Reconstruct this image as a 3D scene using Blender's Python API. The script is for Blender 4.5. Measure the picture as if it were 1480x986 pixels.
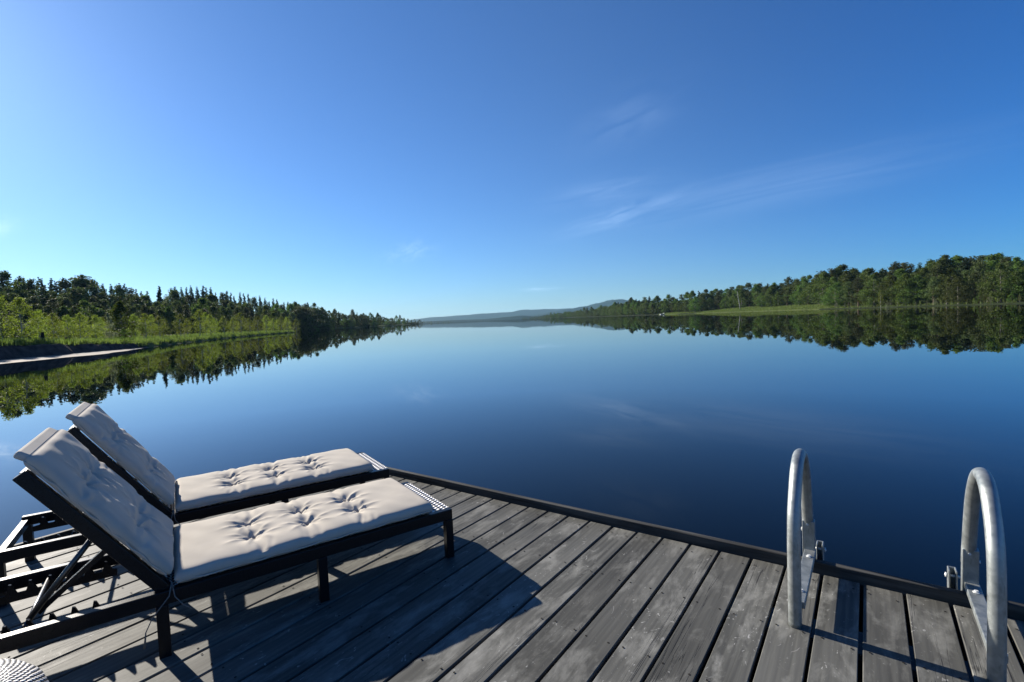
import bpy, bmesh, math, random
import numpy as np
from mathutils import Vector, Matrix
from math import radians as RD, sin, cos, pi, exp, hypot, atan2

S = bpy.context.scene
for o in list(bpy.data.objects):
    bpy.data.objects.remove(o)

# ------------------------------------------------------------------ camera
# the deck's surface is z = 0, the water 0.35 m below it, the eye 1.4 m above the deck
WATER = -0.35
F = Vector((0.0, 0.99901, -0.044486)); R = Vector((0.999119, -0.001867, -0.041921)); U = Vector((0.041963, 0.044447, 0.99813))
cd = bpy.data.cameras.new('camera'); cam = bpy.data.objects.new('camera', cd); S.collection.objects.link(cam)
cd.lens = 36.0 * 709 / 1480; cd.sensor_width = 36; cd.clip_start = 0.05; cd.clip_end = 40000
m3 = Matrix((R, U, -F)).transposed()
cam.matrix_world = Matrix.Translation((0, 0, 1.4)) @ m3.to_4x4()
S.camera = cam
S.render.resolution_x = 1024; S.render.resolution_y = 682

# ------------------------------------------------------------------ light
SUN_AZ = RD(-53.0); SUN_EL = RD(24.3)       # azimuth from +Y towards +X
SKY_STRENGTH = 0.05
SUN_STRENGTH = 5.0
sundir = Vector((sin(SUN_AZ) * cos(SUN_EL), cos(SUN_AZ) * cos(SUN_EL), sin(SUN_EL)))
ld = bpy.data.lights.new('sun', 'SUN'); ld.energy = SUN_STRENGTH; ld.angle = RD(0.5); ld.color = (1.0, 0.93, 0.83)
sun = bpy.data.objects.new('sun', ld); S.collection.objects.link(sun)
sun.rotation_euler = sundir.to_track_quat('Z', 'Y').to_euler()

W = bpy.data.worlds.new('World'); S.world = W; W.use_nodes = True
nt = W.node_tree; nt.nodes.clear()
def wn(t, **k):
    n = nt.nodes.new(t)
    for a, b in k.items(): setattr(n, a, b)
    return n
sky = wn('ShaderNodeTexSky', sky_type='NISHITA', sun_disc=False, sun_elevation=SUN_EL, sun_rotation=SUN_AZ % (2*pi),
         altitude=0, air_density=1.0, dust_density=0.24, ozone_density=6.0)
bg = wn('ShaderNodeBackground'); bg.inputs[1].default_value = SKY_STRENGTH
out = wn('ShaderNodeOutputWorld')
hs = wn('ShaderNodeVectorMath', operation='MULTIPLY'); hs.inputs[1].default_value = (.70, .925, 1.16)   # the phone camera's cool white balance
nt.links.new(sky.outputs[0], hs.inputs[0])
# thin cirrus: each wisp is an elongated patch of broken streaks in its own direction of the sky
def wmath(op, a, b=None, c=None, clamp=False):
    n = wn('ShaderNodeMath', operation=op, use_clamp=clamp)
    for i, v in enumerate((a, b, c)):
        if v is None: continue
        if isinstance(v, (int, float)): n.inputs[i].default_value = v
        else: nt.links.new(v, n.inputs[i])
    return n.outputs[0]
def pix(x, y):
    return (F + R * ((x - 740) / 709) - U * ((y - 493) / 709)).normalized()
tc = wn('ShaderNodeTexCoord')
def wdot(v):
    n = wn('ShaderNodeVectorMath', operation='DOT_PRODUCT'); nt.links.new(tc.outputs['Generated'], n.inputs[0]); n.inputs[1].default_value = v
    return n.outputs['Value']
total = None
for (x0, y0, x1, y1, wid, amt, ns) in [
        (826, 334, 985, 283, 0.019, 0.12, 2.4), (900, 312, 1420, 205, 0.034, 0.09, 1.6), (835, 205, 985, 135, 0.040, 0.05, 1.6),
        (560, 372, 625, 356, 0.018, 0.12, 4.0), (755, 419, 808, 417, 0.0035, 0.2, 3.0), (-60, 338, 14, 322, 0.012, 0.55, 3.5),
        (800, 290, 960, 262, 0.022, 0.07, 2.0)]:
    p, q = pix(x0, y0), pix(x1, y1); c = ((p + q) / 2).normalized()
    t = (q - p); hl = t.length / 2; t = (t - c * t.dot(c)).normalized(); s = c.cross(t)
    du = wmath('DIVIDE', wdot(t), hl); dv = wmath('DIVIDE', wdot(s), wid)
    cmb = wn('ShaderNodeCombineXYZ'); nt.links.new(wmath('MULTIPLY', du, ns * 0.35), cmb.inputs[0]); nt.links.new(wmath('MULTIPLY', dv, 0.9), cmb.inputs[1]); cmb.inputs[2].default_value = x0 * 0.37
    nz = wn('ShaderNodeTexNoise'); nz.inputs['Scale'].default_value = 1.6; nz.inputs['Detail'].default_value = 5; nz.inputs['Distortion'].default_value = 0.6
    nt.links.new(cmb.outputs[0], nz.inputs['Vector'])
    r2 = wmath('ADD', wmath('MULTIPLY', du, du), wmath('MULTIPLY', dv, dv))
    g = wmath('POWER', 2.718, wmath('MULTIPLY', r2, -1.3))
    nn = wmath('MULTIPLY', wmath('SUBTRACT', nz.outputs['Fac'], 0.33), 3.0, clamp=True)
    front = wmath('GREATER_THAN', wdot(c), 0.2)
    v = wmath('MULTIPLY', wmath('MULTIPLY', wmath('MULTIPLY', g, nn), amt), front)
    total = v if total is None else wmath('ADD', total, v)
mx = wn('ShaderNodeMix', data_type='RGBA'); nt.links.new(total, mx.inputs['Factor'])
aw = wn('ShaderNodeMapRange', interpolation_type='SMOOTHSTEP'); aw.inputs['From Min'].default_value = -.5; aw.inputs['From Max'].default_value = .3
nt.links.new(wdot((-sin(SUN_AZ), -cos(SUN_AZ), 0)), aw.inputs['Value'])           # the sky is deepest blue away from the sun
dk = wn('ShaderNodeMix', data_type='RGBA', blend_type='MULTIPLY'); nt.links.new(aw.outputs[0], dk.inputs['Factor']); nt.links.new(hs.outputs[0], dk.inputs['A']); dk.inputs['B'].default_value = (.38, .80, 1.06, 1)
nt.links.new(dk.outputs['Result'], mx.inputs['A']); mx.inputs['B'].default_value = (10.0, 13.0, 17.0, 1)
nt.links.new(mx.outputs['Result'], bg.inputs[0]); nt.links.new(bg.outputs[0], out.inputs[0])

vs = S.view_settings; vs.view_transform = 'Standard'; vs.look = 'None'; vs.gamma = 1; vs.exposure = 1.2; vs.use_curve_mapping = False
S.cycles.max_bounces = 8; S.cycles.transparent_max_bounces = 8

# ------------------------------------------------------------------ helpers
COL = S.collection
def tag(o, label=None, cat=None, group=None, kind=None):
    if label: o['label'] = label
    if cat: o['category'] = cat
    if group: o['group'] = group
    if kind: o['kind'] = kind
    return o
def empty(name, loc=(0, 0, 0), rz=0):
    o = bpy.data.objects.new(name, None); COL.objects.link(o); o.location = loc; o.rotation_euler = (0, 0, rz); o.empty_display_size = .2
    return o
def obj(name, bm, mats, parent=None, smooth=False, bevel=0):
    me = bpy.data.meshes.new(name); bm.to_mesh(me); bm.free()
    if not isinstance(mats, (list, tuple)): mats = [mats]
    for m in mats: me.materials.append(m)
    if smooth:
        for p in me.polygons: p.use_smooth = True
    o = bpy.data.objects.new(name, me); COL.objects.link(o); o.parent = parent
    if bevel:
        b = o.modifiers.new('bevel', 'BEVEL'); b.width = bevel; b.segments = 2; b.limit_method = 'ANGLE'
    return o
def mesh_np(name, verts, faces, mats, parent=None, smooth=False, mi=None):
    me = bpy.data.meshes.new(name); me.from_pydata([tuple(v) for v in verts], [], faces)
    if not isinstance(mats, (list, tuple)): mats = [mats]
    for m in mats: me.materials.append(m)
    if mi is not None: me.polygons.foreach_set('material_index', mi)
    if smooth: me.polygons.foreach_set('use_smooth', [True] * len(me.polygons))
    o = bpy.data.objects.new(name, me); COL.objects.link(o); o.parent = parent
    return o
def box(bm, c, s, M=None, mi=0):
    """axis aligned box centre c size s, optionally transformed by M"""
    vs_ = []
    for dz in (-.5, .5):
        for dx, dy in ((-.5, -.5), (.5, -.5), (.5, .5), (-.5, .5)):
            v = Vector((c[0] + dx * s[0], c[1] + dy * s[1], c[2] + dz * s[2]))
            vs_.append(bm.verts.new(M @ v if M else v))
    for f in ((3, 2, 1, 0), (4, 5, 6, 7), (0, 1, 5, 4), (1, 2, 6, 5), (2, 3, 7, 6), (3, 0, 4, 7)):
        bm.faces.new([vs_[i] for i in f]).material_index = mi
def beam(bm, p, q, w, h, up=(0, 0, 1)):
    """rectangular bar from p to q"""
    p, q = Vector(p), Vector(q); d = (q - p).normalized(); upv = Vector(up)
    s = d.cross(upv).normalized(); u = s.cross(d)
    a = [bm.verts.new(e + s * i * w / 2 + u * j * h / 2) for e in (p, q) for i, j in ((-1, -1), (1, -1), (1, 1), (-1, 1))]
    for f in ((3, 2, 1, 0), (4, 5, 6, 7), (0, 1, 5, 4), (1, 2, 6, 5), (2, 3, 7, 6), (3, 0, 4, 7)):
        bm.faces.new([a[i] for i in f])
def tube(bm, pts, rad, n=12, caps=True):
    pts = [Vector(p) for p in pts]; rads = rad if isinstance(rad, (list, tuple)) else [rad] * len(pts)
    rings = []; prev = None
    for i, p in enumerate(pts):
        t = (pts[min(i + 1, len(pts) - 1)] - pts[max(i - 1, 0)]).normalized()
        if prev is None:
            u = t.cross(Vector((0, 0, 1)) if abs(t.z) < .9 else Vector((1, 0, 0))).normalized()
        else:
            u = (prev - t * prev.dot(t)).normalized()
        prev = u; w = t.cross(u)
        rings.append([bm.verts.new(p + (u * cos(2*pi*k/n) + w * sin(2*pi*k/n)) * rads[i]) for k in range(n)])
    for a, b in zip(rings, rings[1:]):
        for k in range(n):
            f = bm.faces.new((a[k], a[(k+1) % n], b[(k+1) % n], b[k])); f.smooth = True
    if caps:
        bm.faces.new(rings[0][::-1]); bm.faces.new(rings[-1])

# ------------------------------------------------------------------ materials
class Mat:
    def __init__(s, name, **k):
        s.m = bpy.data.materials.new(name); s.m.use_nodes = True; s.t = s.m.node_tree
        s.b = s.t.nodes['Principled BSDF']; s.out = s.t.nodes['Material Output']
        for a, v in k.items(): s.b.inputs[a.replace('_', ' ')].default_value = v
    def n(s, t, **k):
        n = s.t.nodes.new(t)
        for a, v in k.items():
            if a in n.inputs.keys(): n.inputs[a].default_value = v
            else: setattr(n, a, v)
        return n
    def l(s, a, b): s.t.links.new(a, b)
    def coords(s, kind='Object', scale=(1, 1, 1), rot=(0, 0, 0)):
        c = s.n('ShaderNodeTexCoord'); mp = s.n('ShaderNodeMapping'); mp.inputs['Scale'].default_value = scale; mp.inputs['Rotation'].default_value = rot
        s.l(c.outputs[kind], mp.inputs['Vector']); return mp.outputs[0]
    def noise(s, vec, scale, detail=4, rough=.5, dist=0.):
        n = s.n('ShaderNodeTexNoise'); n.inputs['Scale'].default_value = scale; n.inputs['Detail'].default_value = detail
        n.inputs['Roughness'].default_value = rough; n.inputs['Distortion'].default_value = dist
        if vec is not None: s.l(vec, n.inputs['Vector'])
        return n.outputs['Fac']
    def ramp(s, fac, stops):
        n = s.n('ShaderNodeValToRGB'); e = n.color_ramp.elements
        while len(e) < len(stops): e.new(.5)
        for el, (p, c) in zip(e, stops):
            el.position = p; el.color = (c, c, c, 1) if isinstance(c, (int, float)) else (*c, 1)
        s.l(fac, n.inputs[0]); return n.outputs[0]
    def mix(s, fac, a, b, mode='MIX'):
        n = s.n('ShaderNodeMix', data_type='RGBA', blend_type=mode)
        for i, v in (('Factor', fac), ('A', a), ('B', b)):
            sock = n.inputs[i] if i == 'Factor' else [x for x in n.inputs if x.name == i and x.type == 'RGBA'][0]
            if isinstance(v, (int, float)): sock.default_value = v
            elif isinstance(v, tuple): sock.default_value = (*v, 1)
            else: s.l(v, sock)
        return [x for x in n.outputs if x.type == 'RGBA'][0]
    def math(s, op, a, b=0., clamp=False):
        n = s.n('ShaderNodeMath', operation=op, use_clamp=clamp)
        for i, v in enumerate((a, b)):
            if isinstance(v, (int, float)): n.inputs[i].default_value = v
            else: s.l(v, n.inputs[i])
        return n.outputs[0]
    def bump(s, h, strength=.3, dist=.01):
        n = s.n('ShaderNodeBump'); n.inputs['Strength'].default_value = strength; n.inputs['Distance'].default_value = dist
        s.l(h, n.inputs['Height']); s.l(n.outputs[0], s.b.inputs['Normal'])
    def col(s, c): s.l(c, s.b.inputs['Base Color'])

def mat_wood():
    M = Mat('weathered_deck_wood', Roughness=.62); M.b.inputs['Specular IOR Level'].default_value = .1
    oi = M.n('ShaderNodeObjectInfo'); tcn = M.n('ShaderNodeTexCoord')
    off = M.n('ShaderNodeVectorMath', operation='MULTIPLY_ADD')           # every board its own piece of wood
    cx = M.n('ShaderNodeCombineXYZ'); M.l(oi.outputs['Random'], cx.inputs[0]); M.l(oi.outputs['Random'], cx.inputs[1]); M.l(oi.outputs['Random'], cx.inputs[2])
    M.l(cx.outputs[0], off.inputs[0]); off.inputs[1].default_value = (37, 91, 13); M.l(tcn.outputs['Object'], off.inputs[2])
    def sc(v, s_):
        n = M.n('ShaderNodeMapping'); n.inputs['Scale'].default_value = s_; M.l(v, n.inputs['Vector']); return n.outputs[0]
    P = off.outputs[0]
    grain = M.noise(sc(P, (42, 1.6, 42)), 1.0, 6, .6, .5)
    ring = M.n('ShaderNodeTexWave', wave_type='BANDS', bands_direction='X'); ring.inputs['Scale'].default_value = 9; ring.inputs['Distortion'].default_value = 5; ring.inputs['Detail'].default_value = 3; ring.inputs['Detail Scale'].default_value = 1.2
    M.l(sc(P, (1, .12, 1)), ring.inputs['Vector'])
    worn = M.noise(sc(P, (9, 3.2, 9)), 1.0, 6, .65, .3)
    big = M.noise(sc(P, (3.0, .8, 3)), 1.0, 3, .5)
    base = M.mix(M.ramp(grain, [(.25, 0), (.75, 1)]), (.035, .035, .031), (.092, .091, .081))
    base = M.mix(M.math('MULTIPLY', M.ramp(ring.outputs['Fac'], [(.4, 0), (1, 1)]), .45), base, (.032, .032, .031))
    base = M.mix(M.math('MULTIPLY', M.ramp(worn, [(.50, 0), (.70, 1)]), .68), base, (.235, .232, .21))
    base = M.mix(M.math('MULTIPLY', M.ramp(big, [(.35, 0), (.7, 1)]), .45), base, (.140, .138, .124))
    # scattered pale scuffs, short irregular scratches
    vor = M.n('ShaderNodeTexNoise'); vor.inputs['Scale'].default_value = 1; vor.inputs['Detail'].default_value = 2; vor.inputs['Distortion'].default_value = 2.5
    M.l(sc(P, (26, 16, 20)), vor.inputs['Vector'])
    area = M.noise(sc(P, (3.3, 3.3, 3)), 1.0, 2)
    scf = M.math('MULTIPLY', M.ramp(vor.outputs['Fac'], [(.655, 0), (.72, 1)]), M.ramp(area, [(.45, 0), (.60, 1)]))
    base = M.mix(M.math('MULTIPLY', scf, .5), base, (.40, .395, .37))
    fl = M.noise(sc(P, (80, 60, 60)), 1.0, 1)
    base = M.mix(M.math('MULTIPLY', M.ramp(fl, [(.77, 0), (.80, 1)]), .2), base, (.42, .42, .40))
    # drying cracks
    cr = M.noise(sc(P, (60, .9, 30)), 1.0, 2, .5, .2)
    crm = M.ramp(cr, [(.485, 0), (.5, 1), (.515, 0)])
    sel = M.ramp(M.noise(sc(P, (5, .6, 5)), 1.0, 1), [(.55, 0), (.62, 1)])
    crk = M.math('MULTIPLY', crm, sel)
    base = M.mix(M.math('MULTIPLY', crk, .85), base, (.012, .012, .012))
    br = M.math('ADD', M.math('MULTIPLY', oi.outputs['Random'], .6), .80)
    hv = M.n('ShaderNodeHueSaturation'); M.l(br, hv.inputs['Value']); M.l(base, hv.inputs['Color'])
    M.col(hv.outputs[0])
    M.l(M.ramp(worn, [(.3, .55), (.8, .75)]), M.b.inputs['Roughness'])
    M.bump(M.math('SUBTRACT', M.math('ADD', grain, M.math('MULTIPLY', worn, .5)), crk), .45, .002)
    return M.m
def mat_rim():
    M = Mat('rim_wood', Roughness=.7); M.b.inputs['Specular IOR Level'].default_value = .12
    v = M.coords('Object', (2.0, 30, 30))
    g = M.noise(v, 1, 5, .6, .4); M.col(M.ramp(g, [(.3, (.014, .014, .0135)), (.7, (.075, .074, .068))])); M.bump(g, .4, .003); return M.m
def mat_black():
    M = Mat('black_painted_aluminium', Roughness=.3); M.b.inputs['Specular IOR Level'].default_value = .22
    n = M.noise(M.coords('Object'), 420, 2); M.col(M.ramp(n, [(.3, (.004, .004, .0045)), (.75, (.009, .009, .010))]))
    M.l(M.ramp(n, [(.3, .24), (.7, .42)]), M.b.inputs['Roughness']); M.bump(n, .35, .0006); return M.m
def mat_cloth():
    M = Mat('cream_cotton', Roughness=.9); M.b.inputs['Specular IOR Level'].default_value = .1
    v = M.coords('Object'); n = M.noise(v, 7, 4); M.col(M.ramp(n, [(.3, (.375, .342, .290)), (.7, (.425, .388, .330))]))
    w = M.noise(M.coords('Object', (1, 1, 1)), 500, 2); M.bump(w, .25, .0006); return M.m
def mat_galv():
    M = Mat('galvanised_steel', Metallic=.75, Roughness=.5)
    v = M.coords('Object'); n = M.noise(v, 22, 5, .6); vo = M.n('ShaderNodeTexVoronoi'); vo.inputs['Scale'].default_value = 60; M.l(v, vo.inputs['Vector'])
    c = M.mix(.2, M.ramp(n, [(.3, (.20, .225, .22)), (.7, (.33, .355, .345))]), M.ramp(vo.outputs['Color'], [(0, .18), (1, .42)]))
    st = M.noise(M.coords('Object', (1, 1, .35)), 55, 3, .6); c = M.mix(M.math('MULTIPLY', M.ramp(st, [(.58, 0), (.7, 1)]), .5), c, (.13, .14, .13))
    M.col(c); M.l(M.ramp(n, [(.3, .42), (.7, .6)]), M.b.inputs['Roughness']); M.bump(n, .15, .002); return M.m
def mat_weave(scale=1.0):
    M = Mat('woven_cord', Roughness=.55)
    tcn = M.n('ShaderNodeTexCoord'); sx = M.n('ShaderNodeSeparateXYZ'); M.l(tcn.outputs['UV'], sx.inputs[0])
    a = M.math('SINE', M.math('MULTIPLY', sx.outputs[0], 2*pi)); b = M.math('SINE', M.math('MULTIPLY', M.math('ADD', sx.outputs[1], M.math('MULTIPLY', sx.outputs[0], .5)), 2*pi))
    k = M.math('ADD', a, b); f = M.ramp(k, [(0.0, 0), (.35, 1)])
    M.col(M.mix(f, (.010, .010, .013), (.72, .71, .70))); M.bump(k, .8, .004); return M.m
def mat_pebble(): pass
def mat_foliage(name, c0, c1, trans=.45, hue=.03):
    M = Mat(name, Roughness=.7); M.b.inputs['Specular IOR Level'].default_value = .25
    oi = M.n('ShaderNodeObjectInfo'); tcn = M.n('ShaderNodeTexCoord')
    n = M.noise(tcn.outputs['Object'], .9, 3)
    c = M.mix(M.ramp(n, [(.35, 0), (.65, 1)]), c0, c1)
    hv = M.n('ShaderNodeHueSaturation'); M.l(c, hv.inputs['Color'])
    M.l(M.math('ADD', M.math('MULTIPLY', oi.outputs['Random'], 1.0), .5), hv.inputs['Value'])
    M.l(M.math('ADD', M.math('MULTIPLY', oi.outputs['Random'], hue), .5 - hue / 2), hv.inputs['Hue'])
    M.col(hv.outputs[0])
    tr = M.n('ShaderNodeBsdfTranslucent'); hv2 = M.n('ShaderNodeHueSaturation'); hv2.inputs['Value'].default_value = 1.5; hv2.inputs['Saturation'].default_value = 1.08; M.l(hv.outputs[0], hv2.inputs['Color']); M.l(hv2.outputs[0], tr.inputs['Color'])
    ms = M.n('ShaderNodeMixShader'); ms.inputs[0].default_value = trans; M.l(M.b.outputs[0], ms.inputs[1]); M.l(tr.outputs[0], ms.inputs[2]); M.l(ms.outputs[0], M.out.inputs[0])
    return M.m
def mat_simple(name, c0, c1, scale=3, rough=.85, bump=.3, bd=.02, stretch=(1, 1, 1)):
    M = Mat(name, Roughness=rough); M.b.inputs['Specular IOR Level'].default_value = .5 if rough < .6 else .06; n = M.noise(M.coords('Object', stretch), scale, 5, .6); M.col(M.ramp(n, [(.3, c0), (.7, c1)])); M.bump(n, bump, bd); return M.m
def mat_water():
    M = Mat('lake_water'); M.t.nodes.remove(M.b)
    v = M.coords('Object'); a = M.noise(v, .35, 3, .5); b = M.noise(v, 3.0, 2, .5); h = M.math('ADD', a, M.math('MULTIPLY', b, .05))
    bp = M.n('ShaderNodeBump'); bp.inputs['Strength'].default_value = .10; bp.inputs['Distance'].default_value = .02; M.l(h, bp.inputs['Height'])
    fr = M.n('ShaderNodeFresnel'); fr.inputs['IOR'].default_value = 1.333; M.l(bp.outputs[0], fr.inputs['Normal'])
    fac = M.ramp(fr.outputs[0], [(0, .0), (.06, .045), (.22, .31), (.41, .64), (.7, .88), (1, 1)])
    gl = M.n('ShaderNodeBsdfGlossy'); gl.inputs['Roughness'].default_value = .01; M.l(bp.outputs[0], gl.inputs['Normal'])
    # faint slicks where a breath of wind dulls the mirror
    sl = M.noise(M.coords('Object', (.02, .09, 1)), 1.0, 4, .6, .4); M.l(M.ramp(sl, [(.52, .006), (.62, .035)]), gl.inputs['Roughness'])
    df = M.n('ShaderNodeBsdfDiffuse'); df.inputs['Color'].default_value = (.0004, .0012, .0022, 1)
    ms = M.n('ShaderNodeMixShader'); M.l(fac, ms.inputs[0]); M.l(df.outputs[0], ms.inputs[1]); M.l(gl.outputs[0], ms.inputs[2]); M.l(ms.outputs[0], M.out.inputs[0])
    return M.m

WOOD = mat_wood(); RIM = mat_rim(); BLACK = mat_black(); CLOTH = mat_cloth(); GALV = mat_galv(); WEAVE = mat_weave(); WATERM = mat_water()
DARKW = mat_simple('dark_joist_wood', (.01, .01, .01), (.03, .028, .025), 8)
SCREW = mat_simple('dark_screw_head', (.01, .01, .01), (.03, .028, .025), 30)
BOLT = mat_simple('zinc_bolt', (.4, .42, .42), (.6, .6, .58), 30, .35)
SAND = mat_simple('pale_sand', (.21, .178, .142), (.31, .268, .215), 1.2)
DIRT = mat_simple('dark_peat_bank', (.022, .020, .020), (.075, .066, .060), 1.6, .95, .9, .3)
GRASSG = mat_simple('grassy_ground', (.04, .055, .016), (.08, .10, .03), .35, .95, .6, .2)
FLOORG = mat_simple('forest_floor', (.012, .018, .008), (.028, .036, .015), .12, .95)
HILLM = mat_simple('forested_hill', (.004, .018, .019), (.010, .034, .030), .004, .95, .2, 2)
GRASSB = mat_foliage('grass_blades', (.055, .080, .016), (.10, .13, .034), .4)
L_BIRCH = mat_foliage('young_birch_leaves', (.072, .094, .015), (.122, .150, .026), .48, .03)
L_SHRUB = mat_foliage('grey_willow_leaves', (.085, .10, .05), (.13, .145, .085), .35, .02)
L_SPRUCE = mat_foliage('spruce_needles', (.016, .032, .012), (.040, .066, .024), .25, .03)
L_PINE = mat_foliage('pine_needles', (.034, .050, .014), (.066, .082, .024), .3, .04)
L_ASPEN = mat_foliage('birch_leaves', (.032, .054, .010), (.078, .112, .020), .35, .06)
BARKW = mat_simple('pale_birch_bark', (.16, .155, .145), (.38, .37, .35), 6, .8, .2, .02, (1, 1, 4))
BARKM = mat_simple('grey_bark', (.07, .065, .055), (.17, .16, .14), 5)
BARKD = mat_simple('brown_bark', (.05, .04, .03), (.12, .09, .065), 5)
GREYTWIG = mat_simple('grey_dead_twigs', (.10, .095, .085), (.2, .19, .17), 5)

# ------------------------------------------------------------------ setting: water, land, hills
bm = bmesh.new(); 
for f in [[(-12000, -3000), (12000, -3000), (12000, 13000), (-12000, 13000)]]:
    bm.faces.new([bm.verts.new((x, y, WATER)) for x, y in f])
tag(obj('lake_water', bm, WATERM), 'still dark blue lake reflecting forest and sky', 'water', kind='structure')

LX = [(-160, -30), (20, -35), (37, -38.6), (50, -41), (60, -46), (78, -54), (119, -69), (165, -83), (210, -92), (214, -118), (240, -146), (340, -149), (420, -148), (520, -147), (700, -152), (850, -158), (870, -260), (1000, -700), (1200, -1500)]
RX = [(-160, 170), (0, 165), (90, 158), (150, 157), (200, 158), (260, 169), (330, 168), (420, 154), (600, 135), (900, 127), (1400, 112), (2000, 85), (2300, 260), (2700, 1500)]
def shore(tab, y):
    return float(np.interp(y, [a for a, b in tab], [b for a, b in tab]))
def meadow(y): return float(np.interp(y, [0, 200, 262, 285, 400, 425, 455, 480, 500, 560, 5000], [.1, .15, .3, 1, 1, .1, .7, .8, .1, .1, .2]))
def wob(x, y): return sin(x * .35 + y * .21) * .5 + sin(x * .13 - y * .31 + 1) * .5
def l_prof(y):
    sw = 3.6 * min(1, max(.08, (66 - y) / 14)); bh = float(np.interp(y, [0, 44, 62, 90, 1000], [1.4, 1.3, .7, .4, .5]))
    return sw, bh
def gz(side, x, y):
    if side == 'L':
        off = shore(LX, y) + .35 * wob(9, y * 3) - x; sw, bh = l_prof(y)
        pts = [(-6, -1.6), (0, WATER), (sw, WATER + .03 * sw + .01), (sw + .5 + bh * .4, WATER + bh), (sw + 6, WATER + bh + .25), (45, 1.0), (110, 5.0), (180, 11.0), (330, 20), (900, 30)]
        z = float(np.interp(off, [p[0] for p in pts], [p[1] for p in pts]))
    else:
        off = x - shore(RX, y) + .8 * wob(9, y * .7)
        k = meadow(y); pts = [(-6, -1.6), (0, WATER), (.8, WATER + .3), (10, WATER + .55 + .9 * k), (25, 1.0 + 1.6 * k), (80, 3.2 + 1.6 * k), (200, 8), (900, 16)]
        z = float(np.interp(off, [p[0] for p in pts], [p[1] for p in pts]))
    if off > 8: z += .25 * wob(x * .4, y * .4)
    return z
def land(name, side, offs, ys, label):
    verts = []; faces = []; mi = []
    for y in ys:
        s = shore(LX if side == 'L' else RX, y)
        for o_ in offs:
            if side == 'L':
                sw, bh = l_prof(y)
                oo = o_ if o_ > 8 else np.interp(o_, [-6, 0, 5.5, 6.5, 8], [-6, 0, sw, sw + .5 + bh * .4, max(sw + 2.2, 4)])
                x = s + .35 * wob(9, y * 3) - oo
            else: x = s - .8 * wob(9, y * .7) + o_
            zj = .07 * sin(y * 2.3 + o_ * 5) + .05 * sin(y * 5.1 + o_ * 9) if side == 'L' and 5.6 < o_ < 9 else 0
            verts.append((x, y, gz(side, x, y) + zj))
    k = len(offs)
    for j in range(len(ys) - 1):
        for i in range(k - 1):
            f = [j*k+i, j*k+i+1, (j+1)*k+i+1, (j+1)*k+i]
            faces.append(f if side == 'R' else f[::-1])
            o1 = offs[i + 1]
            if side == 'L' and ys[j] >= 66 and offs[i] < 45: mi.append(2)
            elif side == 'L': mi.append(0 if (o1 <= 5.5 and ys[j] < 66) else 1 if o1 <= 6.6 else 2 if offs[i] < 45 else 3)
            else: mi.append(2 if meadow(ys[j]) > .5 and offs[i] < 20 else 3)
    o = mesh_np(name, verts, faces, [SAND, DIRT, GRASSG, FLOORG], smooth=False, mi=mi)
    tag(o, label, 'ground', kind='structure')
ysL = list(np.arange(-160, 20, 12)) + list(np.arange(20, 130, 1.0)) + list(np.arange(130, 300, 3)) + list(np.arange(300, 880, 12)) + list(np.arange(880, 1200, 40))
land('left_bank', 'L', [-6, -2, 0, 1.5, 3, 4.4, 5.5, 5.9, 6.5, 8, 11, 15, 22, 32, 45, 62, 80, 110, 150, 200, 300, 500, 900], ysL, 'left shore with a pale sand strip, dark peat bank and grass')
ysR = list(np.arange(-160, 90, 15)) + list(np.arange(90, 500, 3)) + list(np.arange(500, 1000, 15)) + list(np.arange(1000, 2700, 60))
land('right_bank', 'R', [-6, -2, 0, .8, 3, 6, 10, 16, 25, 40, 80, 140, 220, 400, 900], ysR, 'right shore with a bright grassy bank in front of the trees')

def hill(name, Y, prof, depth, label, seed):
    rnd = random.Random(seed); xs = np.linspace(prof[0][0], prof[-1][0], 160); verts = []; faces = []
    for j, (dy, k) in enumerate([(-depth, 0), (-depth * .55, .45), (-depth * .2, .85), (0, 1), (depth * .4, .7), (depth, 0)]):
        for i, px in enumerate(xs):
            yy = Y + dy
            hz = np.interp(px, [p[0] for p in prof], [p[1] for p in prof]) * Y / 709
            X = (px - 740) / 709 * Y
            n = (sin(i * .9 + seed) + sin(i * 2.3 + 2 * seed) * .6) * .018 * hz * (1 if k else 0)
            verts.append((X, yy, WATER - 1 + hz * k + n + (1 if k else 0)))
    n = len(xs)
    for j in range(5):
        for i in range(n - 1): faces.append([j*n+i, j*n+i+1, (j+1)*n+i+1, (j+1)*n+i])
    tag(mesh_np(name, verts, faces, HILLM, smooth=True), label, 'hill', kind='structure')
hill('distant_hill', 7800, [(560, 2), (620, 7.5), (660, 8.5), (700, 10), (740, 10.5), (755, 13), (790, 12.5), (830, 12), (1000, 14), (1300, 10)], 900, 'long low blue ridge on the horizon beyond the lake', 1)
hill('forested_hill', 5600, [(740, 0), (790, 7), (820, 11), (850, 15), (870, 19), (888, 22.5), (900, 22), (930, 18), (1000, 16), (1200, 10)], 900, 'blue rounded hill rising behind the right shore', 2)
hill('far_shore', 3300, [(560, 1), (600, 2.2), (650, 2.6), (700, 2.0), (715, 2.6), (735, 4), (757, 5), (775, 3), (900, 4), (1000, 3)], 120, 'low wooded far shore at the end of the lake', 3)

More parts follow.
